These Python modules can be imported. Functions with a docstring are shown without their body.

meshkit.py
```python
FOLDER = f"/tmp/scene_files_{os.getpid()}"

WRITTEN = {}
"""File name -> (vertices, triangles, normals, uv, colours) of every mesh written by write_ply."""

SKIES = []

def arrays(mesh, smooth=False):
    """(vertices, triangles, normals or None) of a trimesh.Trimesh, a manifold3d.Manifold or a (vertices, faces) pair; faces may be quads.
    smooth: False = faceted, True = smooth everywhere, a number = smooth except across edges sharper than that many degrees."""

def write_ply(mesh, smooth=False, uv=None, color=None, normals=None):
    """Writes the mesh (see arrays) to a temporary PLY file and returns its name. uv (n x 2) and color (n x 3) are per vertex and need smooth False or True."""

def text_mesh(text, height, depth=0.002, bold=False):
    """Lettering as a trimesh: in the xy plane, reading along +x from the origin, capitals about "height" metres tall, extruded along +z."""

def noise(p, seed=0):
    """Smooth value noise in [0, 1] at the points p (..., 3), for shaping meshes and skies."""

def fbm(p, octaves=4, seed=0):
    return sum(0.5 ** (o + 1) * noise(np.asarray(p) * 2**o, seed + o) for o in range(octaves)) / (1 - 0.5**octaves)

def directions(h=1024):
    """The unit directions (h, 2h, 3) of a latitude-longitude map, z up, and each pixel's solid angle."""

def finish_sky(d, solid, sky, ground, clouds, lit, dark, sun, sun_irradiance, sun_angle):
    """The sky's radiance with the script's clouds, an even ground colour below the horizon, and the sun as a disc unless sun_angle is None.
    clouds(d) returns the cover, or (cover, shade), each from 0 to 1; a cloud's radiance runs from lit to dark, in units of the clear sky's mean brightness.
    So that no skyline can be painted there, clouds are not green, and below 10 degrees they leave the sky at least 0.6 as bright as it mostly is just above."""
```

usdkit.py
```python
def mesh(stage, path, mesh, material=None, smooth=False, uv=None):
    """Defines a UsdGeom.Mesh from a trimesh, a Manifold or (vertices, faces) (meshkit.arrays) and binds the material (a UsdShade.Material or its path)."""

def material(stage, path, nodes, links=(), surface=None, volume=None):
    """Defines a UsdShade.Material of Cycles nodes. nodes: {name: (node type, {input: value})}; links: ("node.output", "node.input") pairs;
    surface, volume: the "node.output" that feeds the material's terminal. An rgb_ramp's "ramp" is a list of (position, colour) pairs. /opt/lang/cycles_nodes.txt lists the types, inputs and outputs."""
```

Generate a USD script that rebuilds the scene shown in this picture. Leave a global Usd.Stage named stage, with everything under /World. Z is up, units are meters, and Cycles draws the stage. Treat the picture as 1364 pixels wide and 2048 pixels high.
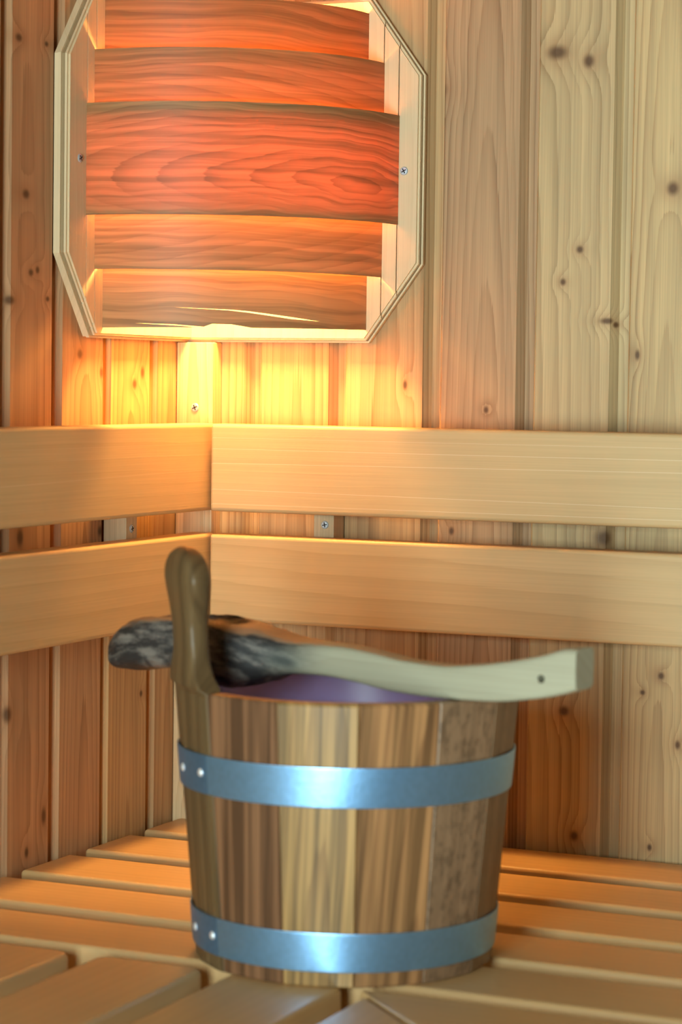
import math, random
import numpy as np
import trimesh, usdkit, meshkit
import manifold3d as mf
from shapely.geometry import Polygon, LineString, box as sbox
from pxr import Usd, UsdGeom, UsdLux, UsdShade, Gf, Sdf, Vt

random.seed(7)
np.random.seed(7)
PI = math.pi
stage = Usd.Stage.CreateInMemory()
UsdGeom.SetStageUpAxis(stage, 'Z')
UsdGeom.SetStageMetersPerUnit(stage, 1.0)
world = UsdGeom.Xform.Define(stage, '/World')
stage.SetDefaultPrim(world.GetPrim())
UsdGeom.Scope.Define(stage, '/World/Looks')
ZB = 0.95                     # height of the bench top above the floor

# ------------------------------------------------------------------ camera, light, exposure
YAW, PITCH, ROLL = -0.420084, -0.0534937, 0.0138701
EYE = (1.167804, -2.217932, 0.448975 + ZB)
F_PX, APW = 4880.69, 14.9
EXPOSURE = 0.22
WINDOW_LIGHT, WINDOW_COLOR = 29.0, (0.84, 1.0, 1.0)
BULB_LIGHT, BULB_COLOR = 405.0, (1.0, 0.53, 0.15)

cam = UsdGeom.Camera.Define(stage, '/World/camera')
fw = np.array([math.cos(PITCH) * math.sin(YAW), math.cos(PITCH) * math.cos(YAW), math.sin(PITCH)])
rt = np.array([math.cos(YAW), -math.sin(YAW), 0.0])
up = np.cross(rt, fw)
r2 = rt * math.cos(ROLL) + up * math.sin(ROLL)
u2 = -rt * math.sin(ROLL) + up * math.cos(ROLL)
cam.AddTransformOp().Set(Gf.Matrix4d(*r2, 0, *u2, 0, *(-fw), 0, *EYE, 1))
cam.CreateHorizontalApertureAttr(APW)
cam.CreateVerticalApertureAttr(APW * 2048 / 1364)
cam.CreateFocalLengthAttr(F_PX / 1364 * APW)
cam.CreateClippingRangeAttr(Gf.Vec2f(0.05, 100))
cam.CreateFStopAttr(4.0)
cam.CreateFocusDistanceAttr(2.36)
cam.CreateExposureAttr(EXPOSURE)

WIN_X, WIN_W, WIN_Z, WIN_H = 0.68, 0.62, 0.95, 1.66     # the sauna's glass door in the wall behind the camera
wl = UsdLux.RectLight.Define(stage, '/World/daylight')
wl.CreateWidthAttr(WIN_W)
wl.CreateHeightAttr(WIN_H)
wl.CreateIntensityAttr(WINDOW_LIGHT)
wl.CreateColorAttr(Gf.Vec3f(*WINDOW_COLOR))
wl.AddTransformOp().Set(Gf.Matrix4d(1, 0, 0, 0, 0, 0, 1, 0, 0, -1, 0, 0, WIN_X, -2.80, WIN_Z, 1))      # its -z looks along +y, into the room
sky = UsdLux.DomeLight.Define(stage, '/World/sky')
sky.CreateIntensityAttr(0.9)
sky.CreateColorAttr(Gf.Vec3f(0.62, 0.82, 1.0))

# ------------------------------------------------------------------ material graphs
class Out(str):
    pass

class Graph:
    def __init__(self):
        self.nodes, self.links = {}, []
    def add(self, kind, out, **inp):
        name = 'n%d' % len(self.nodes)
        vals = {}
        for k, v in inp.items():
            if isinstance(v, Out):
                self.links.append((str(v), name + '.' + k))
            else:
                vals[k] = v
        self.nodes[name] = (kind, vals)
        return Out(name + '.' + out)
    def m(self, op, a, b=0.0, c=None, clamp=False):
        kw = dict(math_type=op, value1=a, value2=b)
        if c is not None:
            kw['value3'] = c
        if clamp:
            kw['use_clamp'] = True
        return self.add('math', 'value', **kw)
    def mixc(self, fac, a, b, blend='mix'):
        return self.add('mix', 'color', mix_type=blend, fac=fac, color1=a, color2=b)
    def xyz(self, x, y, z=0.0):
        return self.add('combine_xyz', 'vector', x=x, y=y, z=z)
    def noise(self, vec, scale=1.0, detail=2.0, rough=0.5, out='fac', dist=0.0):
        return self.add('noise_texture', out, vector=vec, scale=scale, detail=detail, roughness=rough, distortion=dist)
    def smooth(self, v, a, b, lo=0.0, hi=1.0):
        return self.add('map_range', 'result', range_type='smoothstep', value=v, from_min=a, from_max=b, to_min=lo, to_max=hi, clamp=True)
    def build(self, name, surface, volume=None):
        return usdkit.material(stage, '/World/Looks/' + name, self.nodes, self.links, surface=str(surface) if surface else None, volume=volume)

def wood(name, light, dark, knots=(), v0=0.0, w0=0.03, tilt=0.02, ring=0.006, ringamt=0.7, warp=0.008, fiber=0.25, blotch=0.2,
         rough=0.5, seed=0.0, knot=(0.080, 0.034, 0.013), through=None, thru=0.0, bump=0.25, spec=0.3, lines=None, fscale=600.0, mottle=0.0, knotwarp=1.0,
         alt=None, altfrom=0.0, altto=0.0, cut=None, streak=0.0, sscale=130.0, lowu=2.2, lowv=9.0):
    """Sawn timber from its st coordinates: u metres along the grain, v metres across. The growth rings are a tilted log's, cut by the face."""
    g = Graph()
    st = g.add('attribute', 'vector', attribute='st')
    sp = g.add('separate_xyz', 'x', vector=st)
    u, v = sp, Out(sp.split('.')[0] + '.y')
    low = g.noise(g.xyz(g.m('multiply', u, lowu), g.m('multiply', v, lowv), seed), 1.0, 2.0)
    vw = g.m('multiply_add', g.m('subtract', low, 0.5), warp * 2, v)
    a = g.m('subtract', vw, v0)
    b = g.m('multiply_add', u, tilt, w0)
    r = g.m('sqrt', g.m('add', g.m('multiply', a, a), g.m('multiply', b, b)))
    mask, halo = None, None
    for (ku, kv, ru, rv) in knots:
        du = g.m('divide', g.m('subtract', u, ku), ru)
        dv = g.m('divide', g.m('subtract', v, kv), rv)
        d2 = g.m('add', g.m('multiply', du, du), g.m('multiply', dv, dv))
        near = g.m('exponent', g.m('multiply', d2, -0.12))
        r = g.m('multiply_add', near, ring * 1.0 * knotwarp, r)
        kd = g.m('sqrt', d2)
        one = g.smooth(kd, 0.25, 1.25, 1.0, 0.0)
        two = g.m('exponent', g.m('multiply', d2, -0.35))
        mask = one if mask is None else g.m('maximum', mask, one)
        halo = two if halo is None else g.m('maximum', halo, two)
    fine = g.noise(g.xyz(g.m('multiply', u, 5.0), g.m('multiply', v, fscale), seed + 3.1), 1.0, 2.0, 0.6)
    rr = g.m('add', g.m('divide', r, ring), g.m('multiply', fine, 0.25))
    saw = g.m('fraction', rr)
    late = g.m('multiply', g.m('power', saw, 2.4), g.smooth(saw, 0.93, 1.0, 1.0, 0.0))
    gate = g.smooth(g.noise(g.xyz(g.m('multiply', u, 1.2), g.m('multiply', v, 35.0), seed + 8.0), 1.0, 1.0), 0.30, 0.62, 0.35, 1.0)
    col = g.mixc(g.m('multiply', g.m('multiply', late, gate), ringamt, clamp=True), light, dark)
    if alt:
        am = g.smooth(g.m('add', u, g.m('multiply', g.m('subtract', low, 0.5), 0.10)), altfrom, altto, 0.0, 1.0)
        ac = g.mixc(g.smooth(g.noise(g.xyz(g.m('multiply', u, 32.0), g.m('multiply', v, 90.0), seed), 1.0, 5.0, 0.65), 0.42, 0.66), alt[0], alt[1])
        if cut:
            gn = g.add('geometry', 'normal')
            nz_ = Out(g.add('separate_xyz', 'x', vector=gn).split('.')[0] + '.z')
            ac = g.mixc(g.smooth(nz_, 0.72, 0.92, 0.0, 0.9), ac, cut)
        col = g.mixc(am, ac, col)
    bl = g.noise(g.xyz(g.m('multiply', u, 3.0), g.m('multiply', v, 22.0), seed + 5.0), 1.0, 3.0)
    f1 = g.m('multiply_add', g.m('subtract', fine, 0.5), fiber * 2, 1.0)
    f2 = g.m('multiply_add', g.m('subtract', bl, 0.5), blotch * 2, 1.0)
    tone = g.m('multiply', f1, f2)
    if streak:
        sn = g.noise(g.xyz(g.m('multiply', u, 2.5), g.m('multiply', vw, sscale), seed + 14.0), 1.0, 3.0, 0.6)
        tone = g.m('multiply', tone, g.smooth(sn, 0.36, 0.64, 1.0 - streak, 1.0 + streak * 0.5))
    if mottle:
        mt = g.smooth(g.noise(g.xyz(g.m('multiply', u, 60.0), g.m('multiply', v, 110.0), seed + 11.0), 1.0, 5.0, 0.7), 0.44, 0.62, 1.0, 1.0 - mottle)
        tone = g.m('multiply', tone, mt)
    col = g.mixc(1.0, col, g.add('combine_color', 'color', color_type='rgb', r=tone, g=tone, b=tone), 'multiply')
    if lines:
        ln = g.noise(g.xyz(g.m('multiply', u, 0.25), g.m('multiply', v, lines[0]), seed + 21.0), 1.0, 0.0)
        lm = g.smooth(g.m('absolute', g.m('subtract', g.m('fraction', g.m('multiply', ln, 6.0)), 0.5)), 0.0, lines[1], lines[2], 0.0)
        col = g.mixc(lm, col, lines[3])
    if knots:
        kn = tuple(knot)
        hc = g.mixc(g.m('multiply', halo, 0.40), col, (kn[0] * 4.2, kn[1] * 4.2, kn[2] * 4.2))
        col = g.mixc(g.m('multiply', mask, 0.85), hc, kn)
    hgt = g.m('add', g.m('multiply', fine, 0.6), g.m('multiply', late, 0.5))
    nrm = g.add('bump', 'normal', height=hgt, strength=bump, distance=0.0006)
    p = g.add('principled_bsdf', 'BSDF', base_color=col, roughness=rough, specular_ior_level=spec, normal=nrm)
    if through:
        tr = g.add('translucent_bsdf', 'BSDF', color=g.mixc(1.0, col, through, 'multiply'), normal=nrm)
        p = g.add('mix_closure', 'closure', fac=thru, closure1=p, closure2=tr)
    return g.build(name, p)

def plain(name, color, rough=0.5, metallic=0.0, bump=0.0, scale=80.0, var=0.15, spec=0.5, sheen=None):
    g = Graph()
    pos = g.add('geometry', 'position')
    n = g.noise(pos, scale, 4.0, 0.6)
    t = g.m('multiply_add', g.m('subtract', n, 0.5), var * 2, 1.0)
    col = g.mixc(1.0, color, g.add('combine_color', 'color', color_type='rgb', r=t, g=t, b=t), 'multiply')
    kw = {}
    if bump:
        kw['normal'] = g.add('bump', 'normal', height=n, strength=bump, distance=0.001)
    return g.build(name, g.add('principled_bsdf', 'BSDF', base_color=col, roughness=rough, metallic=metallic, specular_ior_level=spec, **kw))

def emitter(name, color, strength):
    g = Graph()
    return g.build(name, g.add('emission', 'emission', color=color, strength=strength))

# ------------------------------------------------------------------ scene helpers
taken, origin = {}, {}

def numbered(parent, name):
    k = taken.get((parent, name), 0)
    taken[(parent, name)] = k + 1
    return name if k == 0 else '%s_%03d' % (name, k)

def tag(prim, **kw):
    for k, v in kw.items():
        if v:
            prim.SetCustomDataByKey(k, v)
    return prim

def thing(name, at=(0, 0, 0), **kw):
    """An Xform at a thing's base; at is given in bench coordinates (z = 0 on the bench top)."""
    path = '/World/' + numbered('/World', name)
    x = UsdGeom.Xform.Define(stage, path)
    o = np.array([at[0], at[1], at[2] + ZB], float)
    x.AddTranslateOp().Set(Gf.Vec3d(*o))
    origin[path] = o
    return tag(x.GetPrim(), **kw)

def obj(name, mesh, mat, parent=None, st=None, smooth=30, **kw):
    """ONE mesh of the scene, given in bench coordinates. st(v) returns its texture coordinates in metres."""
    pp = str(parent.GetPath()) if parent is not None else '/World'
    path = pp + '/' + numbered(pp, name)
    v, f, n = meshkit.arrays(mesh, smooth)
    uv = st(v) if st is not None else v[:, [2, 0]] + np.stack([0 * v[:, 0], v[:, 1]], 1)
    o = np.array([0.0, 0.0, 0.0])
    q = pp
    while q != '/World':
        if q in origin:
            o = origin[q]
            break
        q = q.rsplit('/', 1)[0]
    w = v + np.array([0, 0, ZB]) - o
    m = UsdGeom.Mesh.Define(stage, path)
    m.CreatePointsAttr(Vt.Vec3fArray.FromNumpy(w.astype(np.float32)))
    m.CreateFaceVertexCountsAttr(Vt.IntArray.FromNumpy(np.full(len(f), 3, np.int32)))
    m.CreateFaceVertexIndicesAttr(Vt.IntArray.FromNumpy(f.astype(np.int32).ravel()))
    m.CreateSubdivisionSchemeAttr('none')
    if n is not None:
        m.CreateNormalsAttr(Vt.Vec3fArray.FromNumpy(n.astype(np.float32)))
        m.SetNormalsInterpolation('vertex')
    UsdGeom.PrimvarsAPI(m).CreatePrimvar('st', Sdf.ValueTypeNames.TexCoord2fArray, 'vertex').Set(Vt.Vec2fArray.FromNumpy(uv.astype(np.float32)))
    UsdShade.MaterialBindingAPI.Apply(m.GetPrim()).Bind(mat)
    return tag(m.GetPrim(), **kw)

def axes(*o):
    """Sends a mesh's (x, y, z) to the axes named: axes('x','z','y') puts local y up."""
    def go(mesh):
        k = ['xyz'.index(a[-1]) for a in o]
        s = [-1 if a[0] == '-' else 1 for a in o]
        v = np.zeros_like(mesh.vertices)
        for i in range(3):
            v[:, k[i]] = mesh.vertices[:, i] * s[i]
        m = trimesh.Trimesh(v, mesh.faces.copy(), process=False)
        if m.volume < 0:
            m.invert()
        return m
    return go

def box(x0, x1, y0, y1, z0, z1):
    m = trimesh.creation.box([x1 - x0, y1 - y0, z1 - z0])
    m.apply_translation([(x0 + x1) / 2, (y0 + y1) / 2, (z0 + z1) / 2])
    return m

def extrude(poly, h):
    if not isinstance(poly, Polygon):
        poly = Polygon(poly)
    return trimesh.creation.extrude_polygon(poly, h, engine='earcut')

def slab(poly, z0, z1, r=0.004, corner=0.004, both=True, steps=4):
    """A convex outline made into a slab with rounded edges and corners."""
    P = Polygon(poly) if not isinstance(poly, Polygon) else poly
    P = P.buffer(-corner).buffer(corner, quad_segs=3)
    pts = []
    for i in range(steps + 1):
        a = i / steps * PI / 2
        ring = np.array(P.buffer(-r * (1 - math.sin(a)) - 1e-6, quad_segs=2).exterior.coords)[:-1]
        pts.append(np.c_[ring, np.full(len(ring), z1 - r * (1 - math.cos(a)))])
        zz = z0 + r * (1 - math.cos(a)) if both else z0
        pts.append(np.c_[ring, np.full(len(ring), zz)])
    return trimesh.convex.convex_hull(np.vstack(pts))

def st_axes(g, *others):
    gi, oi = 'xyz'.index(g), ['xyz'.index(o) for o in others]
    return lambda v: np.stack([v[:, gi], sum(v[:, o] for o in oi)], 1)

def lathe(profile, n=48):
    return trimesh.creation.revolve(np.array(profile, float), sections=n)

def tf(mesh, at, xaxis, zaxis):
    """Places a mesh so that its z axis points along zaxis, its x axis near xaxis."""
    z = np.array(zaxis, float) / np.linalg.norm(zaxis)
    x = np.array(xaxis, float)
    x = x - z * (x @ z)
    x /= np.linalg.norm(x)
    y = np.cross(z, x)
    M = np.eye(4)
    M[:3, 0], M[:3, 1], M[:3, 2], M[:3, 3] = x, y, z, at
    m = mesh.copy()
    m.apply_transform(M)
    return m

# ------------------------------------------------------------------ materials
PINE = (0.57, 0.38, 0.20)
PINE_D = (0.33, 0.16, 0.06)
M = {}
M['shell'] = wood('shell_wood', (0.22, 0.13, 0.06), (0.13, 0.07, 0.03), ring=0.01, seed=2.0)
M['floor'] = wood('floor_wood', (0.40, 0.26, 0.14), (0.25, 0.14, 0.06), ring=0.01, seed=4.0)
M['ply'] = wood('plywood_face', (0.74, 0.56, 0.34), (0.60, 0.42, 0.22), ring=0.012, ringamt=0.3, warp=0.02, fiber=0.08, blotch=0.1, rough=0.55, seed=1.0)
M['ply_dark'] = wood('plywood_core', (0.36, 0.25, 0.13), (0.26, 0.17, 0.08), ring=0.01, ringamt=0.3, fiber=0.2, seed=1.5)
M['screw'] = plain('screw_steel', (0.60, 0.68, 0.74), 0.40, 0.55, var=0.1)
M['slot'] = plain('screw_slot', (0.03, 0.03, 0.035), 0.6)
M['rivet'] = plain('rivet_aluminium', (0.92, 0.95, 0.97), 0.38, 0.6, var=0.04)
M['zinc'] = plain('galvanized_band', (0.27, 0.53, 0.86), 0.38, 0.85, bump=0.15, scale=220.0, var=0.14)
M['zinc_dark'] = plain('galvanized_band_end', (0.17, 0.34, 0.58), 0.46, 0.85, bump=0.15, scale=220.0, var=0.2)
M['liner'] = plain('purple_plastic', (0.44, 0.33, 0.64), 0.35, 0.0, var=0.06)
M['glass'] = None

# ------------------------------------------------------------------ the setting
RX, FY = 2.0, -2.70           # the room runs from x = 0 to RX and from y = 0 to FY
FLOOR, CEIL = -ZB, 1.30
obj('floor', box(-0.1, RX + 0.1, FY - 0.15, 0.1, FLOOR - 0.06, FLOOR), M['floor'], st=st_axes('x', 'y', 'z'), kind='structure')
obj('ceiling', box(-0.1, RX + 0.1, FY - 0.15, 0.1, CEIL, CEIL + 0.05), M['shell'], st=st_axes('x', 'y', 'z'), kind='structure')
obj('wall_right', box(RX, RX + 0.06, FY, 0.06, FLOOR, CEIL), M['shell'], st=st_axes('z', 'y', 'x'), kind='structure')
wx0, wx1, wz0, wz1 = WIN_X - WIN_W / 2, WIN_X + WIN_W / 2, WIN_Z - ZB - WIN_H / 2, WIN_Z - ZB + WIN_H / 2
front = trimesh.util.concatenate([box(-0.06, wx0, FY - 0.06, FY, FLOOR, CEIL), box(wx1, RX + 0.06, FY - 0.06, FY, FLOOR, CEIL),
                                  box(wx0, wx1, FY - 0.06, FY, FLOOR, wz0), box(wx0, wx1, FY - 0.06, FY, wz1, CEIL)])
obj('wall_front', front, M['shell'], st=st_axes('z', 'x', 'y'), kind='structure', smooth=False)

def pane_material():
    g = Graph()
    f = g.add('fresnel', 'fac', IOR=1.45)
    t = g.add('transparent_bsdf', 'BSDF', color=(0.97, 0.99, 0.98))
    s = g.add('glossy_bsdf', 'BSDF', color=(1, 1, 1), roughness=0.02)
    return g.build('window_glass', g.add('mix_closure', 'closure', fac=f, closure1=t, closure2=s))

win = thing('door_1', (WIN_X, FY, wz0), kind='structure')
fr = 0.035
obj('door_frame', trimesh.util.concatenate([box(wx0, wx0 + fr, FY - 0.05, FY + 0.005, wz0, wz1), box(wx1 - fr, wx1, FY - 0.05, FY + 0.005, wz0, wz1),
                                              box(wx0, wx1, FY - 0.05, FY + 0.005, wz0, wz0 + fr), box(wx0, wx1, FY - 0.05, FY + 0.005, wz1 - fr, wz1)]), M['shell'], win, smooth=False)
obj('pane', box(wx0 + fr, wx1 - fr, FY - 0.03, FY - 0.025, wz0 + fr, wz1 - fr), pane_material(), win, smooth=False)

# planks of the back wall (in the photo the wall behind the bucket, to the right of the corner)
wb = thing('wall_back', (0, 0, FLOOR), kind='structure')
obj('backing', box(-0.06, RX, 0.0125, 0.06, FLOOR, CEIL), M['shell'], wb, smooth=False)
edges = [-0.012, 0.0855, 0.1798, 0.2807, 0.3775, 0.4715]
while edges[-1] < RX - 0.05:
    edges.append(edges[-1] + 0.0955)
back_knots = {
    2: [(0.4462, 0.2441, .006, .0028)],
    3: [(0.4232, 0.3295, .0042, .003), (0.3044, 0.2957, .005, .0032), (0.2956, 0.274, .006, .008), (0.733, 0.2745, .0085, .010)],
    4: [(0.7639, 0.3959, .008, .012), (0.7546, 0.4274, .0075, .0065), (0.5772, 0.422, .0042, .0042), (0.5465, 0.4056, .004, .0036), (0.1355, 0.4148, .006, .006),
        (0.0155, 0.4272, .006, .005), (0.5095, 0.4507, .0035, .009), (0.506, 0.4631, .0035, .006), (0.3035, 0.4525, .010, .012)],
    5: [(0.6331, 0.5121, .0075, .0068), (0.4776, 0.4809, .006, .003), (0.1585, 0.4926, .003, .003), (0.0112, 0.5026, .004, .0028), (0.1753, 0.5104, .0045, .004), (0.111, 0.5279, .005, .003)],
}
back_tone = [((0.56, 0.36, 0.17), PINE_D), ((0.54, 0.335, 0.16), PINE_D), ((0.55, 0.345, 0.165), PINE_D), ((0.48, 0.295, 0.155), (0.27, 0.135, 0.058)),
             ((0.55, 0.39, 0.20), (0.32, 0.20, 0.088)), ((0.56, 0.39, 0.19), (0.33, 0.19, 0.08))]
back_ring = [(0.02, .03, .01), (0.128, .03, .012), (0.225, .05, .01), (0.3285, .006, .035), (0.36, .10, .01), (0.5085, .010, .03)]
spare = []
for k in range(4):
    ks = [(random.uniform(-0.9, 1.2), random.uniform(0.02, 0.06), .006, .004) for _ in range(5)]
    spare.append(wood('pine_spare_%d' % k, PINE, PINE_D, ks, v0=0.04, w0=0.01 + 0.02 * k, tilt=0.02, seed=30.0 + k))
HALO = 0.0008
for i in range(len(edges) - 1):
    a, b = edges[i], min(edges[i + 1], RX) - HALO
    poly = [(a, .0122), (a, .0018), (a + .0018, 0), (b - .0175, 0), (b - .0110, .0092), (b, .0092), (b, .0122)]
    m = axes('x', 'y', 'z')(extrude(poly, CEIL - FLOOR))
    m.apply_translation([0, 0, FLOOR])
    if i < 6:
        tn, rg = back_tone[i], back_ring[i]
        mat = wood('pine_back_%d' % i, tn[0], tn[1], back_knots.get(i, ()), v0=rg[0], w0=rg[1], tilt=rg[2], ring=0.0052, ringamt=0.85, streak=0.10, sscale=70.0, warp=0.006, seed=float(i * 3 + 1), blotch=0.16)
        st = st_axes('z', 'x', 'y')
    else:
        mat = spare[i % 4]
        st = (lambda v, a=a: np.stack([v[:, 2], v[:, 0] - a + v[:, 1]], 1))
    obj('plank', m, mat, wb, st=st)

# planks of the left wall
wlft = thing('wall_left', (0, 0, FLOOR), kind='structure')
obj('backing', box(-0.06, -0.0125, FY, 0.06, FLOOR, CEIL), M['shell'], wlft, smooth=False)
faces = [(-0.0584, 0.0), (-0.1526, -0.0741), (-0.245, -0.1672), (-0.336, -0.2631)]
while faces[-1][0] > FY + 0.12:
    faces.append((faces[-1][0] - 0.0925, faces[-1][0] - 0.0185))
left_knots = {
    0: [],
    1: [(0.455, -0.0899, .007, .0045), (0.4435, -0.106, .006, .0055), (0.1351, -0.0867, .004, .0035)],
    2: [(0.4713, -0.2124, .006, .006), (0.4542, -0.1714, .006, .004), (0.3019, -0.1716, .006, .005), (0.5702, -0.2555, .012, .010)],
    3: [(0.7524, -0.3249, .0045, .007), (0.7528, -0.2774, .003, .004), (0.614, -0.3112, .005, .007), (0.5438, -0.3016, .004, .005), (0.5466, -0.2903, .004, .004), (0.5176, -0.3371, .005, .010),
        (0.5209, -0.2723, .003, .004), (0.3033, -0.3174, .011, .007), (0.1435, -0.3367, .009, .008), (0.0412, -0.2726, .010, .005), (0.0121, -0.3023, .006, .004)],
}
left_tone = [((0.54, 0.33, 0.16), PINE_D), ((0.56, 0.345, 0.155), PINE_D), ((0.53, 0.30, 0.15), (0.31, 0.15, 0.065)), ((0.51, 0.275, 0.135), (0.30, 0.14, 0.06))]
left_ring = [(-0.03, .02, .02), (-0.112, .010, .03), (-0.20, .012, .035), (-0.31, .05, .012)]
for i, (ys, ye) in enumerate(faces):
    poly = [(ys - .0172, -.0088), (ys - .0085, -.0088), (ys, 0), (ye - .0015, 0), (ye, -.0015), (ye, -.0122), (ys - .0172, -.0122)]
    m = axes('y', 'x', 'z')(extrude(poly, CEIL - FLOOR))
    m.apply_translation([0, 0, FLOOR])
    if i < 4:
        tn, rg = left_tone[i], left_ring[i]
        mat = wood('pine_left_%d' % i, tn[0], tn[1], left_knots.get(i, ()), v0=rg[0], w0=rg[1], tilt=rg[2], ring=0.006, ringamt=0.8, streak=0.10, sscale=70.0, warp=0.006, seed=float(i * 5 + 2), blotch=0.16)
        st = st_axes('z', 'y', 'x')
    else:
        mat = spare[i % 4]
        st = (lambda v, a=ys: np.stack([v[:, 2], v[:, 1] - a + v[:, 0]], 1))
    obj('plank', m, mat, wlft, st=st)

def screw(parent, at, normal, r=0.0036, turn=0.4, **kw):
    head = lathe([(0, -0.002), (r, -0.002), (r, 0.0002), (r * 0.82, 0.0010), (0, 0.0012)], 20)
    s = obj('screw', tf(head, at, (0, 0, 1), normal), M['screw'], parent, **kw)
    cross = trimesh.util.concatenate([box(-r * .62, r * .62, -r * .12, r * .12, 0, .0014), box(-r * .12, r * .12, -r * .62, r * .62, 0, .0014)])
    cross.apply_transform(trimesh.transformations.rotation_matrix(turn, [0, 0, 1]))
    if len(str(s.GetPath()).split('/')) < 5:
        obj('cross_recess', tf(cross, at, (0, 0, 1), normal), M['slot'], s, smooth=False)

# the corner post under the lamp
post = thing('trim_1', (0, 0, FLOOR), kind='structure')
P = slab([(0.001, -0.020), (0.0423, -0.020), (0.0423, -0.0002), (0.001, -0.0002)], FLOOR, 0.4865, r=0.0012, corner=0.0015)
obj('corner_post', P, wood('post_wood', (0.70, 0.50, 0.28), (0.46, 0.27, 0.12), [(0.045, 0.004, .006, .006)], v0=0.0, w0=0.006, tilt=0.022, ring=0.006, seed=51.0), post, st=st_axes('z', 'x', 'y'))
screw(post, (0.0225, -0.0200, 0.4204), (0, -1, 0), 0.0045)

# ------------------------------------------------------------------ backrests: two rails on each wall, on battens
RAIL = dict(light=(0.60, 0.415, 0.205), dark=(0.45, 0.28, 0.12))
def rail_mat(name, seed, lines=None, **kw):
    a = dict(ring=0.012, ringamt=0.35, warp=0.010, fiber=0.10, blotch=0.10, rough=0.42, seed=seed, lines=lines, bump=0.12, fscale=420.0)
    a.update(kw)
    return wood(name, RAIL['light'], RAIL['dark'], **a)
WHITE = (0.80, 0.66, 0.42)
T, TH = 0.053, 0.028
Z1, Z2, Z3, Z4 = 0.4052, 0.3180, 0.2952, 0.2088
br = thing('backrest', (0.6, -T, Z4), label='backrest of two long pale rails on the wall behind the bucket', category='backrest')
X1 = 1.97
for z0, z1, mat in ((Z2, Z1, rail_mat('rail_back_upper', 61.0, (30.0, 0.035, 0.60, WHITE), ringamt=0.12)), (Z4, Z3, rail_mat('rail_back_lower', 62.0, None, v0=0.05, w0=0.09, tilt=0.06, ring=0.016, ringamt=0.45))):
    m = axes('x', 'z', 'y')(slab([(T + 0.0042, z0), (X1, z0), (X1, z1), (T + 0.0042, z1)], -T, -T + TH, r=0.004, corner=0.003))
    obj('rail', m, mat, br, st=st_axes('x', 'z', 'y'))
bm = wood('batten_wood', (0.66, 0.50, 0.30), (0.50, 0.34, 0.18), ring=0.006, ringamt=0.4, seed=71.0)
for x in (0.1589, 0.80, 1.45, 1.90):
    b = slab([(x, -T + TH), (x + 0.0217, -T + TH), (x + 0.0217, -0.0001), (x, -0.0001)], Z4 + 0.006, Z1 - 0.006, r=0.0006, corner=0.0008)
    obj('batten', b, bm, br, st=st_axes('z', 'x', 'y'))
    screw(br, (x + 0.0122, -T + TH, 0.3070), (0, -1, 0), 0.0040, 0.2)
bl = thing('backrest', (T, -0.6, Z4), label='backrest of two honey coloured rails on the wall left of the corner', category='backrest')
YL = -2.6
for z0, z1, mat in ((Z2, Z1, rail_mat('rail_left_upper', 63.0, (30.0, 0.03, 0.25, WHITE), ringamt=0.25)), (Z4, Z3, rail_mat('rail_left_lower', 64.0, None, v0=0.25, w0=0.05, tilt=0.03))):
    m = axes('y', 'z', 'x')(slab([(YL, z0), (-T + 0.022, z0), (-T + 0.022, z1), (YL, z1)], T - TH, T, r=0.004, corner=0.003))
    obj('rail', m, mat, bl, st=st_axes('y', 'z', 'x'))
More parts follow.
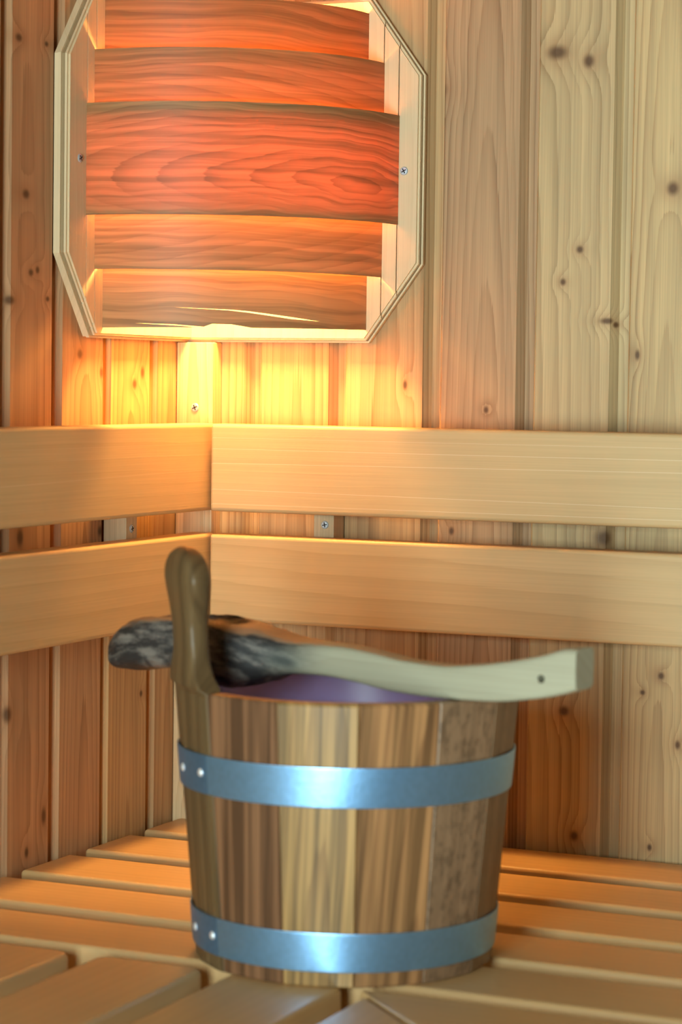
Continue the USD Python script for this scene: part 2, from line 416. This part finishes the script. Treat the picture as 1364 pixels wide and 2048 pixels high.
for y in (-0.1652, -0.80, -1.45, -2.1):
    b = slab([(T - TH, y), (T - TH, y + 0.0217), (0.0001, y + 0.0217), (0.0001, y)], Z4 + 0.006, Z1 - 0.006, r=0.0006, corner=0.0008)
    obj('batten', b, bm, bl, st=st_axes('z', 'y', 'x'))
    screw(bl, (T - TH, y + 0.0108, 0.3042), (1, 0, 0), 0.0040, 0.2)

# ------------------------------------------------------------------ benches
P_, ST = 0.115, 0.028
def slat_mat(name, seed, light=(0.62, 0.42, 0.21), dark=(0.48, 0.29, 0.12)):
    return wood(name, light, dark, ring=0.012, ringamt=0.35, warp=0.01, fiber=0.08, blotch=0.13, rough=0.40, seed=seed, bump=0.10, spec=0.35, fscale=420.0)
smats = [slat_mat('slat_wood_%d' % k, 80.0 + k, light=(0.60 + 0.02 * (k % 3), 0.375 + 0.012 * (k % 3), 0.170)) for k in range(4)]
beam_mat = wood('beam_wood', (0.50, 0.36, 0.20), (0.36, 0.23, 0.11), ring=0.008, seed=90.0)
bench = thing('sauna_bench', (1.0, -0.45, FLOOR), label='built-in corner sauna bench of pale rounded slats under the bucket', category='bench')
side = bench
AL = -0.0077
def turned(m):
    m.apply_transform(trimesh.transformations.rotation_matrix(AL, [0, 0, 1], [0, 0, 0]))
    return m
S0 = 0.0923
for i in range(5):
    y0 = -(S0 + i * P_)
    y1 = y0 + P_ - 0.0290 if i else -0.004
    m = turned(slab([(0.008, y0), (RX - 0.03, y0), (RX - 0.03, y1), (0.008, y1)], -ST, 0, r=0.0042, corner=0.003))
    obj('slat', m, smats[i % 4], bench, st=(lambda v, i=i: np.stack([v[:, 0], v[:, 1] + v[:, 2] + 0.3 * i], 1)))
for i, (y1, y0) in enumerate(((-0.5790, -0.6675), (-0.6950, -0.783))):
    m = slab([(0.466 + (-0.590 - y1), y1), (RX - 0.03, y1 - 0.006), (RX - 0.03, y0 - 0.006), (0.466 + (-0.590 - y0), y0)], -ST, 0, r=0.0042, corner=0.002)
    obj('slat', m, smats[(i + 1) % 4], bench, st=(lambda v, i=i: np.stack([v[:, 0], v[:, 1] + v[:, 2] + 0.3 * i + 2], 1)))
for x in (0.10, 0.95, 1.75):
    obj('beam', box(x, x + 0.045, -0.55 if x < 0.9 else -0.76, -0.02, -ST - 0.07, -ST), beam_mat, bench, st=st_axes('y', 'x', 'z'), smooth=False)
for x in (0.95, 1.75):
    for y in (-0.74, -0.08):
        obj('leg', box(x, x + 0.045, y, y + 0.045, FLOOR, -ST - 0.07), beam_mat, bench, st=st_axes('z', 'x', 'y'), smooth=False)
YE = -2.25
for k, xr in enumerate((0.091, 0.2085, 0.3255, 0.4425)):
    xl = max(xr - 0.0925, 0.006)
    m = slab([(xl, YE), (xr, YE), (xr, -0.5740), (xl, -0.5740)], -ST, 0, r=0.0045, corner=0.010)
    obj('slat', m, smats[(k + 2) % 4], side, st=(lambda v, k=k: np.stack([v[:, 1], v[:, 0] + v[:, 2] + 0.3 * k + 5], 1)))
mit = lambda y: 0.4615 + (-0.590 - y)
m = slab([(0.4670, YE), (0.559, YE), (0.559, -0.590 - (0.559 - 0.4615)), (mit(-0.5955), -0.5955), (0.4670, -0.5955)], -ST, 0, r=0.0045, corner=0.001)
obj('slat', m, smats[1], side, st=(lambda v: np.stack([v[:, 1], v[:, 0] + v[:, 2] + 9], 1)))
for y in (-0.66, -1.5, -2.1):
    obj('beam', box(0.01, 0.55, y, y + 0.045, -ST - 0.07, -ST), beam_mat, side, st=st_axes('x', 'y', 'z'), smooth=False)
for y in (-0.66, -2.1):
    for x in (0.03, 0.50):
        obj('leg', box(x, x + 0.045, y, y + 0.045, FLOOR, -ST - 0.07), beam_mat, side, st=st_axes('z', 'x', 'y'), smooth=False)

# ------------------------------------------------------------------ the corner lamp
lamp = thing('lamp_shade', (0.02, -0.02, 0.487), label='wooden corner lamp shade of five bowed veneer slats between two plywood side panels', category='lamp shade')
LZ0, LZ1, LZ2, LZ3 = 0.4870, 0.5635, 0.7470, 0.8235
TH_L = 0.015
def panel(sx, name_dirs, sl):
    """One half-octagon of plywood lying on a wall: the outline in (distance from the corner, z); sl: (slit, low end, high end)."""
    o = Polygon([(0.0, LZ0), (0.208, LZ0), (0.264, LZ1), (0.264, LZ2), (0.208, LZ3), (0.0, LZ3)])
    pan = obj('side_panel', sx(extrude(o.buffer(-0.001), 0.004)), M['ply'], lamp, st=name_dirs, smooth=20)
    slits = [sbox(d - .0005, 0.0, d + .0005, zl) for d, zl, zh in sl] + [sbox(d - .0005, zh, d + .0005, 1.0) for d, zl, zh in sl]
    for inset, t0, t1, mt in ((0.0, 0.004, 0.0075, 'ply'), (0.0018, 0.0075, 0.0105, 'ply_dark'), (0.0022, 0.0105, TH_L - 0.0022, 'ply'), (0.0044, TH_L - 0.0022, TH_L, 'ply')):
        q = o.buffer(-inset - 1e-6, join_style=2).union(sbox(0.0, LZ0 + 0.01, 0.02, LZ3 - 0.01))
        if t0 > 0.008:
            for s_ in slits:
                q = q.difference(s_)
        geoms = getattr(q, 'geoms', [q])
        mm = trimesh.util.concatenate([extrude(x, t1 - t0) for x in geoms])
        mm.apply_translation([0, 0, t0])
        obj('ply', sx(mm), M[mt], pan, st=name_dirs, smooth=20)
    return pan
to_back = lambda mm: axes('x', 'z', '-y')(mm)
to_left = lambda mm: axes('-y', 'z', 'x')(mm)
panel(to_back, st_axes('z', 'x', 'y'), [(0.2232, 0.554, 0.755), (0.2392, 0.604, 0.705)])
panel(to_left, st_axes('z', 'y', 'x'), [(0.2118, 0.554, 0.755), (0.2284, 0.604, 0.705)])
screw(lamp, (0.2459, -TH_L, 0.6540), (0, -1, 0), 0.0042, 0.5)
screw(lamp, (TH_L, -0.2411, 0.6522), (1, 0, 0), 0.0042, 0.5)

VE = 0.0012
def lamp_slat(dl, dr, zl0, zl1, zr0, zr1, mat, cuts=()):
    """A veneer strip bowed from the left panel (distance dl from the corner) to the right one (dr); cracks are cut right through it."""
    s = 0.014
    ra, rb = dr - s, dl - s
    n, W_ = 40, PI / 2
    z0, z1 = 0.0, 1.0
    poly = sbox(0, 0, 1, 1)
    for c in cuts:
        poly = poly.difference(Polygon(c))
    parts = []
    for k in range(n):
        p = poly.intersection(sbox(k / n, -0.1, (k + 1) / n, 1.1))
        for q in getattr(p, 'geoms', [p]):
            if q.area > 1e-7 and isinstance(q, Polygon):
                parts.append(extrude(q, 1.0))
    m = trimesh.util.concatenate(parts)
    v = m.vertices
    a = (1 - v[:, 0]) * W_ * 1.02 - 0.01 * W_          # s = 0 at the left panel
    off = v[:, 2] * VE
    x = s + (ra + off) * np.cos(a)
    y = -s - (rb + off) * np.sin(a)
    lo = zl0 + (zr0 - zl0) * v[:, 0]
    hi = zl1 + (zr1 - zl1) * v[:, 0]
    z = lo + (hi - lo) * v[:, 1]
    out = trimesh.Trimesh(np.c_[x, y, z], m.faces, process=False)
    uv = np.c_[v[:, 0] * W_ * ra, z]
    # drop the inner walls between the strips so that the veneer stays one skin
    mid = v[m.faces].mean(1)
    tri = v[m.faces]
    flat = (np.ptp(tri[:, :, 0], axis=1) < 1e-9) & (np.abs(mid[:, 0] * n - np.round(mid[:, 0] * n)) < 1e-6) & (mid[:, 0] > 1e-6) & (mid[:, 0] < 1 - 1e-6)
    out.update_faces(~flat)
    out.merge_vertices(digits_vertex=7)
    def st(w):
        aa = np.arctan2(-(w[:, 1] + s) / rb, (w[:, 0] - s) / ra)
        return np.c_[(1 - aa / W_) * W_ * ra, w[:, 2]]
    obj('slat', out, mat, lamp, st=st, smooth=40)

def veneer(k, light, dark, through, thru, **kw):
    a = dict(ring=0.007, ringamt=0.55, warp=0.014, fiber=0.12, blotch=0.14, streak=0.24, sscale=160.0, lowu=5.0, lowv=14.0, rough=0.45, seed=100.0 + k * 7, through=through, thru=thru, bump=0.1, fscale=380.0)
    a.update(kw)
    return wood('veneer_%d' % k, light, dark, **a)
TL = (1.0, 0.52, 0.16)
V1 = veneer(1, (0.44, 0.205, 0.070), (0.29, 0.12, 0.045), TL, 0.24, v0=0.60, w0=0.2, tilt=0.05)
V2 = veneer(2, (0.45, 0.240, 0.090), (0.27, 0.125, 0.05), TL, 0.25, v0=0.69, w0=0.03, tilt=0.10)
V3 = veneer(3, (0.47, 0.255, 0.105), (0.24, 0.115, 0.05), TL, 0.27, v0=0.637, w0=-0.042, tilt=0.15, ring=0.0065, ringamt=0.60, lowu=7.0)
V4 = veneer(4, (0.50, 0.285, 0.115), (0.29, 0.15, 0.06), TL, 0.20, v0=0.63, w0=0.05, tilt=0.14)
V5 = veneer(5, (0.49, 0.28, 0.12), (0.31, 0.165, 0.07), TL, 0.13, v0=0.40, w0=0.05, tilt=0.10)
lamp_slat(.1955, .2055, .741, .8040, .744, .8075, V1)
lamp_slat(.2144, .2227, .690, .7554, .693, .7589, V2)
lamp_slat(.2284, .2392, .6006, .7042, .602, .7076, V3)
lamp_slat(.2118, .2226, .5512, .6110, .5510, .6130, V4)
crack = [(0.24, 0.292), (0.42, 0.262), (0.47, 0.245), (0.62, 0.168), (0.735, 0.108), (0.62, 0.135), (0.47, 0.222), (0.41, 0.250)]
chip = [(0.12, 0.062), (0.24, 0.046), (0.335, 0.012), (0.36, 0.055), (0.42, 0.050), (0.50, -0.01), (0.33, -0.01), (0.27, 0.020)]
lamp_slat(.1958, .2069, .4967, .5620, .4997, .5630, V5, cuts=(crack, chip))

bulb = thing('wall_lamp', (0.085, -0.085, 0.56), label='glowing round bulb on its white socket inside the wooden corner shade', category='lamp')
bz = 0.655
ball = trimesh.creation.icosphere(3, 0.032)
ball.apply_translation([0.085, -0.085, bz])
obj('glass_bulb', ball, emitter('bulb_glow', BULB_COLOR, BULB_LIGHT), bulb, smooth=True)
sock = lathe([(0, 0), (0.024, 0), (0.024, 0.018), (0.016, 0.026), (0.016, 0.060), (0, 0.060)], 24)
d = np.array([1, -1, 0]) / math.sqrt(2)
obj('socket', tf(sock, (0.020, -0.020, bz), (0, 0, 1), d), plain('porcelain', (0.75, 0.73, 0.68), 0.3), bulb)

# ------------------------------------------------------------------ the bucket
E1 = np.array([0.91305, 0.40784, 0.0])
E2 = np.array([0.40784, -0.91305, 0.0])
BC = np.array([0.3985, -0.4785, 0.0])
HB, RB, RT = 0.2137, 0.1161, 0.1353
Rz = lambda z: RB + (RT - RB) * np.asarray(z) / HB
def polar(phi, r, z):
    """phi in radians, 0 facing the camera's side, positive to its right."""
    phi, r, z = np.broadcast_arrays(np.asarray(phi, float), np.asarray(r, float), np.asarray(z, float))
    return BC + np.sin(phi)[..., None] * r[..., None] * E1 + np.cos(phi)[..., None] * r[..., None] * E2 + z[..., None] * np.array([0, 0, 1.0])
def grid_solid(P):
    """A closed solid from rings P[i, j] (each ring closed), capped at both ends."""
    n, m_ = P.shape[:2]
    v = P.reshape(-1, 3)
    f = []
    for i in range(n - 1):
        for j in range(m_):
            a, b = i * m_ + j, i * m_ + (j + 1) % m_
            f += [(a, b, b + m_), (a, b + m_, a + m_)]
    v = np.vstack([v, P[0].mean(0), P[-1].mean(0)])
    c0, c1 = n * m_, n * m_ + 1
    for j in range(m_):
        f += [(c0, (j + 1) % m_, j), (c1, (n - 1) * m_ + j, (n - 1) * m_ + (j + 1) % m_)]
    t = trimesh.Trimesh(v, np.array(f), process=False)
    if t.volume < 0:
        t.invert()
    return t
bucket = thing('bucket', tuple(BC), label='stave-built wooden sauna bucket with two bluish metal hoops standing on the bench', category='bucket')
BT = 0.0145
def st_bucket(w):
    q = w - BC
    a = np.arctan2(q @ E1, q @ E2)
    r = np.hypot(q @ E1, q @ E2)
    return np.c_[w[:, 2], a * 0.125 + (0.125 - r) * 0.5]
def stave(a0, a1, mat, top=HB):
    a0, a1 = math.radians(a0) + 0.0012, math.radians(a1) - 0.0012
    mid, h = (a0 + a1) / 2, (a1 - a0) / 2
    js = np.linspace(-1, 1, 9)
    rings = []
    for z in (0.0, 0.0012, top / 3, 2 * top / 3, top - 0.002, top):
        R = float(Rz(z))
        cut = 0.0014 if z in (0.0, top) else 0.0
        aa = mid + js * h
        flat = R * math.cos(h * 0.62) / np.cos((aa - mid) * 0.62)
        out = polar(aa, np.minimum(flat, R) - cut, z)
        lip0, lip1 = polar(a0, R * math.cos(h * 0.62) / math.cos(h * 0.62) - cut - 0.0012, z), polar(a1, R - cut - 0.0012, z)
        aa2 = aa.copy()
        aa2[0] += 0.008
        aa2[-1] -= 0.008
        out = polar(aa2, np.minimum(flat, R) - cut, z)
        inn = polar(aa[::-1], R - BT + cut * 0.6, z)
        rings.append(np.vstack([lip0[None], out, lip1[None], inn]))
    obj('stave', grid_solid(np.array(rings)), mat, bucket, st=st_bucket, smooth=28)
def bw(k, light, dark, **kw):
    a = dict(ring=0.0075, ringamt=0.6, warp=0.006, fiber=0.16, blotch=0.24, streak=0.50, sscale=120.0, rough=0.42, seed=140.0 + 9 * k, bump=0.18, spec=0.35, fscale=320.0)
    a.update(kw)
    return wood('bucket_wood_%d' % k, light, dark, **a)
B0 = bw(0, (0.15, 0.092, 0.040), (0.075, 0.040, 0.018), ring=0.02, streak=0.3)
B1 = bw(1, (0.22, 0.105, 0.050), (0.075, 0.033, 0.014), ring=0.014, v0=-0.08)
B2 = bw(2, (0.37, 0.215, 0.075), (0.13, 0.058, 0.022), ring=0.009, v0=-0.02, w0=0.01, tilt=0.06)
B3 = bw(3, (0.35, 0.175, 0.070), (0.125, 0.048, 0.021), ring=0.008, v0=0.06, w0=0.02, tilt=0.05)
B4 = bw(4, (0.30, 0.180, 0.100), (0.21, 0.115, 0.060), ring=0.012, mottle=0.38, streak=0.15)
B5 = bw(5, (0.25, 0.148, 0.075), (0.17, 0.095, 0.045), ring=0.012, mottle=0.15, streak=0.15)
for a0, a1, mt in ((-51.5, -23, B1), (-23, 3.6, B2), (3.6, 30.5, B3), (30.5, 56, B4), (56, 80, B5), (80, 106, B1), (106, 133, B3), (133, 160, B2), (160, 187, B4), (187, 214, B1), (214, 241, B5), (241, 265.5, B3)):
    stave(a0, a1, mt)

# the stave that runs up into the grip
mid, hb = math.radians(-72.75), math.radians(20.9)
rows = []
HT = 0.3215
for z in list(np.linspace(0, HB - 0.004, 5)) + list(np.linspace(HB - 0.001, HB + 0.7 * (HT - HB), 24)) + list(HB + (HT - HB) * (0.7 + 0.3 * np.sin(np.linspace(0.06, PI / 2, 20)))):
    R = float(Rz(z))
    if z <= HB:
        half, th, pw, rr = hb * R, BT, 0.14, R - BT / 2
    else:
        t = (z - HB) / (HT - HB)
        key = [(0.0, 0.0480), (0.03, 0.0445), (0.10, 0.0375), (0.20, 0.0320), (0.32, 0.0290), (0.45, 0.0288), (0.58, 0.0340), (0.68, 0.0415), (0.76, 0.0450)]
        half = float(np.interp(t, [k[0] for k in key], [k[1] for k in key])) if t < 0.76 else 0.0450 * math.sqrt(max(1 - ((t - 0.76) / 0.2402) ** 2, 1e-4))
        th = (0.0215 + 0.004 * min(max((t - 0.45) / 0.3, 0), 1)) * (1.0 if t < 0.76 else math.sqrt(max(1 - ((t - 0.76) / 0.2402) ** 2.6, 0.004)))
        pw = 0.14 + 0.46 * min(t / 0.25, 1)
        rr = R - BT / 2 - 0.004 * min(t * 4, 1) - 0.003 * t
    ph = np.linspace(0, 2 * PI, 40, endpoint=False)
    c, s_ = np.cos(ph), np.sin(ph)
    aa = mid + np.sign(c) * np.abs(c) ** pw * half / R
    bl_ = 0.0 if z <= HB else min(4 * (z - HB) / (HT - HB), 1.0)
    rr = rr * (1 + bl_ * (1 / np.cos(aa - mid) - 1))
    rows.append(polar(aa, rr + np.sign(s_) * np.abs(s_) ** pw * th / 2, z))
obj('handle_stave', grid_solid(np.array(rows)), B0, bucket, st=st_bucket, smooth=40, label='tall stave shaped into a rounded upright grip')

def hoop(z0, z1, rivets):
    n = 96
    ph = np.linspace(0, 2 * PI, n, endpoint=False)
    def band(pa, extra, th, closed):
        if not closed:
            extra = extra - 0.0011 * np.clip((pa - math.radians(-55)) / math.radians(4.5), 0, 1)
        rings = np.stack([polar(pa, Rz(z) + e, z) for z, e in ((z0, extra), (z0, extra + th), (z0 + .001, extra + th + .0003), (z1 - .001, extra + th + .0003), (z1, extra + th), (z1, extra))], 1)
        if closed:
            rings = np.concatenate([rings, rings[:1]])
            k = rings.shape[1]
            v = rings[:-1].reshape(-1, 3)
            f = []
            for i in range(n):
                for j in range(k):
                    a, b = i * k + j, i * k + (j + 1) % k
                    c_, d_ = ((i + 1) % n) * k + j, ((i + 1) % n) * k + (j + 1) % k
                    f += [(a, b, d_), (a, d_, c_)]
            t = trimesh.Trimesh(v, np.array(f), process=False)
            if t.volume < 0:
                t.invert()
            return t
        return grid_solid(rings)
    h = obj('hoop', band(ph, 0.0002, 0.0009, True), M['zinc'], bucket, smooth=30, label='flat bluish galvanized metal hoop')
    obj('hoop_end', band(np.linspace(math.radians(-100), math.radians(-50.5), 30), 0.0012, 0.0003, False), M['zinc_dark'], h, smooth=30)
    for px, zc in rivets:
        a = math.radians(px)
        r = float(Rz(zc)) + 0.0018
        dome = lathe([(0, -0.001), (0.0034, -0.001), (0.0033, 0.0003), (0.0024, 0.0013), (0.0012, 0.0017), (0, 0.0018)], 18)
        nrm = polar(a, 1.0, 0) - BC
        obj('rivet', tf(dome, polar(a, r, zc), (0, 0, 1), nrm), M['rivet'], h)
hoop(0.1365, 0.1665, ((-72.5, 0.1515), (-57.0, 0.1525)))
hoop(0.0120, 0.0415, ((-72.5, 0.0270), (-56.5, 0.0270)))
obj('base', tf(lathe([(0, 0.014), (0.1005, 0.014), (0.1015, 0.026), (0, 0.026)], 48), BC, (1, 0, 0), (0, 0, 1)), B5, bucket)
lin = [(0, 0.027), (0.0995, 0.027), (float(Rz(HB)) - BT - 0.0015, HB - 0.004), (float(Rz(HB)) - BT - 0.0040, HB - 0.004), (0.0970, 0.030), (0, 0.030)]
obj('liner', tf(lathe(lin, 64), BC, (1, 0, 0), (0, 0, 1)), M['liner'], bucket, label='purple plastic liner')

# ------------------------------------------------------------------ the ladle lying across the bucket
LA = np.array([0.26296, -0.47316, 0.0])
LX = np.array([0.97540, -0.22046, 0.0])
LN = np.array([0.22046, 0.97540, 0.0])       # away from the camera
top = [(-0.0863, .224), (-.082, .2348), (-.0716, .2438), (-.0509, .2543), (-.0267, .2589), (.0156, .261), (.0442, .2581), (.0748, .2531), (.1048, .2478), (.1535, .2464), (.1821, .2436), (.2148, .2397), (.2422, .2389), (.2736, .2418), (.3085, .2479), (.3342, .254), (.3552, .26), (.3636, .2602)]
bot = [(-.0863, .2185), (-.083, .2125), (-.075, .2100), (-.0503, .2115), (-.0233, .2150), (.0, .2155), (.0138, .2145), (.03, .2070), (.0449, .2050), (.0754, .2125), (.1052, .2208), (.1347, .2216), (.1636, .2194), (.2014, .215), (.2382, .2135), (.2652, .2142), (.2918, .2155), (.3264, .2205), (.3559, .2275), (.3636, .2305)]
wid = [(-0.0863, .006), (-.082, .015), (-.072, .024), (-.05, .032), (-.02, .036), (.015, .036), (.05, .032), (.09, .024), (.13, .0165), (.18, .0125), (.25, .0115), (.33, .0120), (.3636, .0125)]
xs = np.concatenate([np.linspace(-0.0863, -0.05, 14), np.linspace(-0.046, 0.3636, 90)])
itp = lambda L, x: np.interp(x, [p[0] for p in L], [p[1] for p in L])
from scipy.interpolate import PchipInterpolator
ft, fb, fwid = (PchipInterpolator([p[0] for p in L], [p[1] for p in L]) for L in (top, bot, wid))
rows = []
ph = np.linspace(0, 2 * PI, 44, endpoint=False)
for x in xs:
    zt, zb, w = float(ft(x)), float(fb(x)), float(fwid(x))
    pw = 0.62 if x < 0.06 else 0.62 - 0.26 * min((x - 0.06) / 0.12, 1)
    c, s_ = np.cos(ph), np.sin(ph)
    rows.append(LA + x * LX + np.outer(np.sign(c) * np.abs(c) ** pw * w, LN) + np.outer((zt + zb) / 2 + np.sign(s_) * np.abs(s_) ** pw * (zt - zb) / 2, [0, 0, 1]))
body = grid_solid(np.array(rows))
bm_ = mf.Manifold(mf.Mesh(vert_properties=np.asarray(body.vertices, np.float32), tri_verts=np.asarray(body.faces, np.uint32)))
hol = mf.Manifold.sphere(1.0, 64).scale([0.074, 0.0275, 0.014]).rotate([0, 0, math.degrees(math.atan2(LX[1], LX[0]))]).translate(list(LA + 0.000 * LX + np.array([0, 0, 0.2635])))
hole = mf.Manifold.cylinder(0.08, 0.0032, 0.0032, 24, True).rotate([90, 0, 0]).rotate([0, 0, math.degrees(math.atan2(LX[1], LX[0]))]).translate(list(LA + 0.3345 * LX + np.array([0, 0, 0.2365])))
lad = (bm_ - hol - hole).refine_to_length(0.005)
mm = lad.to_mesh()
lv, lf = np.array(mm.vert_properties[:, :3], float), np.array(mm.tri_verts)
lt = trimesh.Trimesh(lv, lf, process=False)
sx = (lv - LA) @ LX
amt = np.clip((0.13 - sx) / 0.06, 0.06, 1) * np.clip(1.2 - (sx > 0.3) * 0, 0, 1)
nz = meshkit.fbm(np.c_[sx * 40, (lv - LA) @ LN * 75, lv[:, 2] * 75], 4, 5) - 0.5
lt.vertices = lv + lt.vertex_normals * (nz * amt * 0.0055)[:, None]
def st_ladle(w):
    q = w - LA
    return np.c_[q @ LX, w[:, 2] + (q @ LN) * 0.8]
lmat = wood('ladle_wood', (0.34, 0.315, 0.22), (0.25, 0.22, 0.145), [(0.105, 0.215, .012, .005)], ring=0.012, ringamt=0.35, warp=0.012, fiber=0.14, blotch=0.22, rough=0.55, seed=200.0, knot=(0.04, 0.045, 0.04), bump=0.3,
            alt=((0.032, 0.028, 0.027), (0.20, 0.170, 0.145)), altfrom=0.085, altto=0.135, cut=(0.34, 0.21, 0.12))
ladle = obj('ladle', lt, lmat, st=st_ladle, smooth=50, label='rustic carved wooden ladle with dark bark bowl and pale curved handle lying across the bucket', category='ladle')
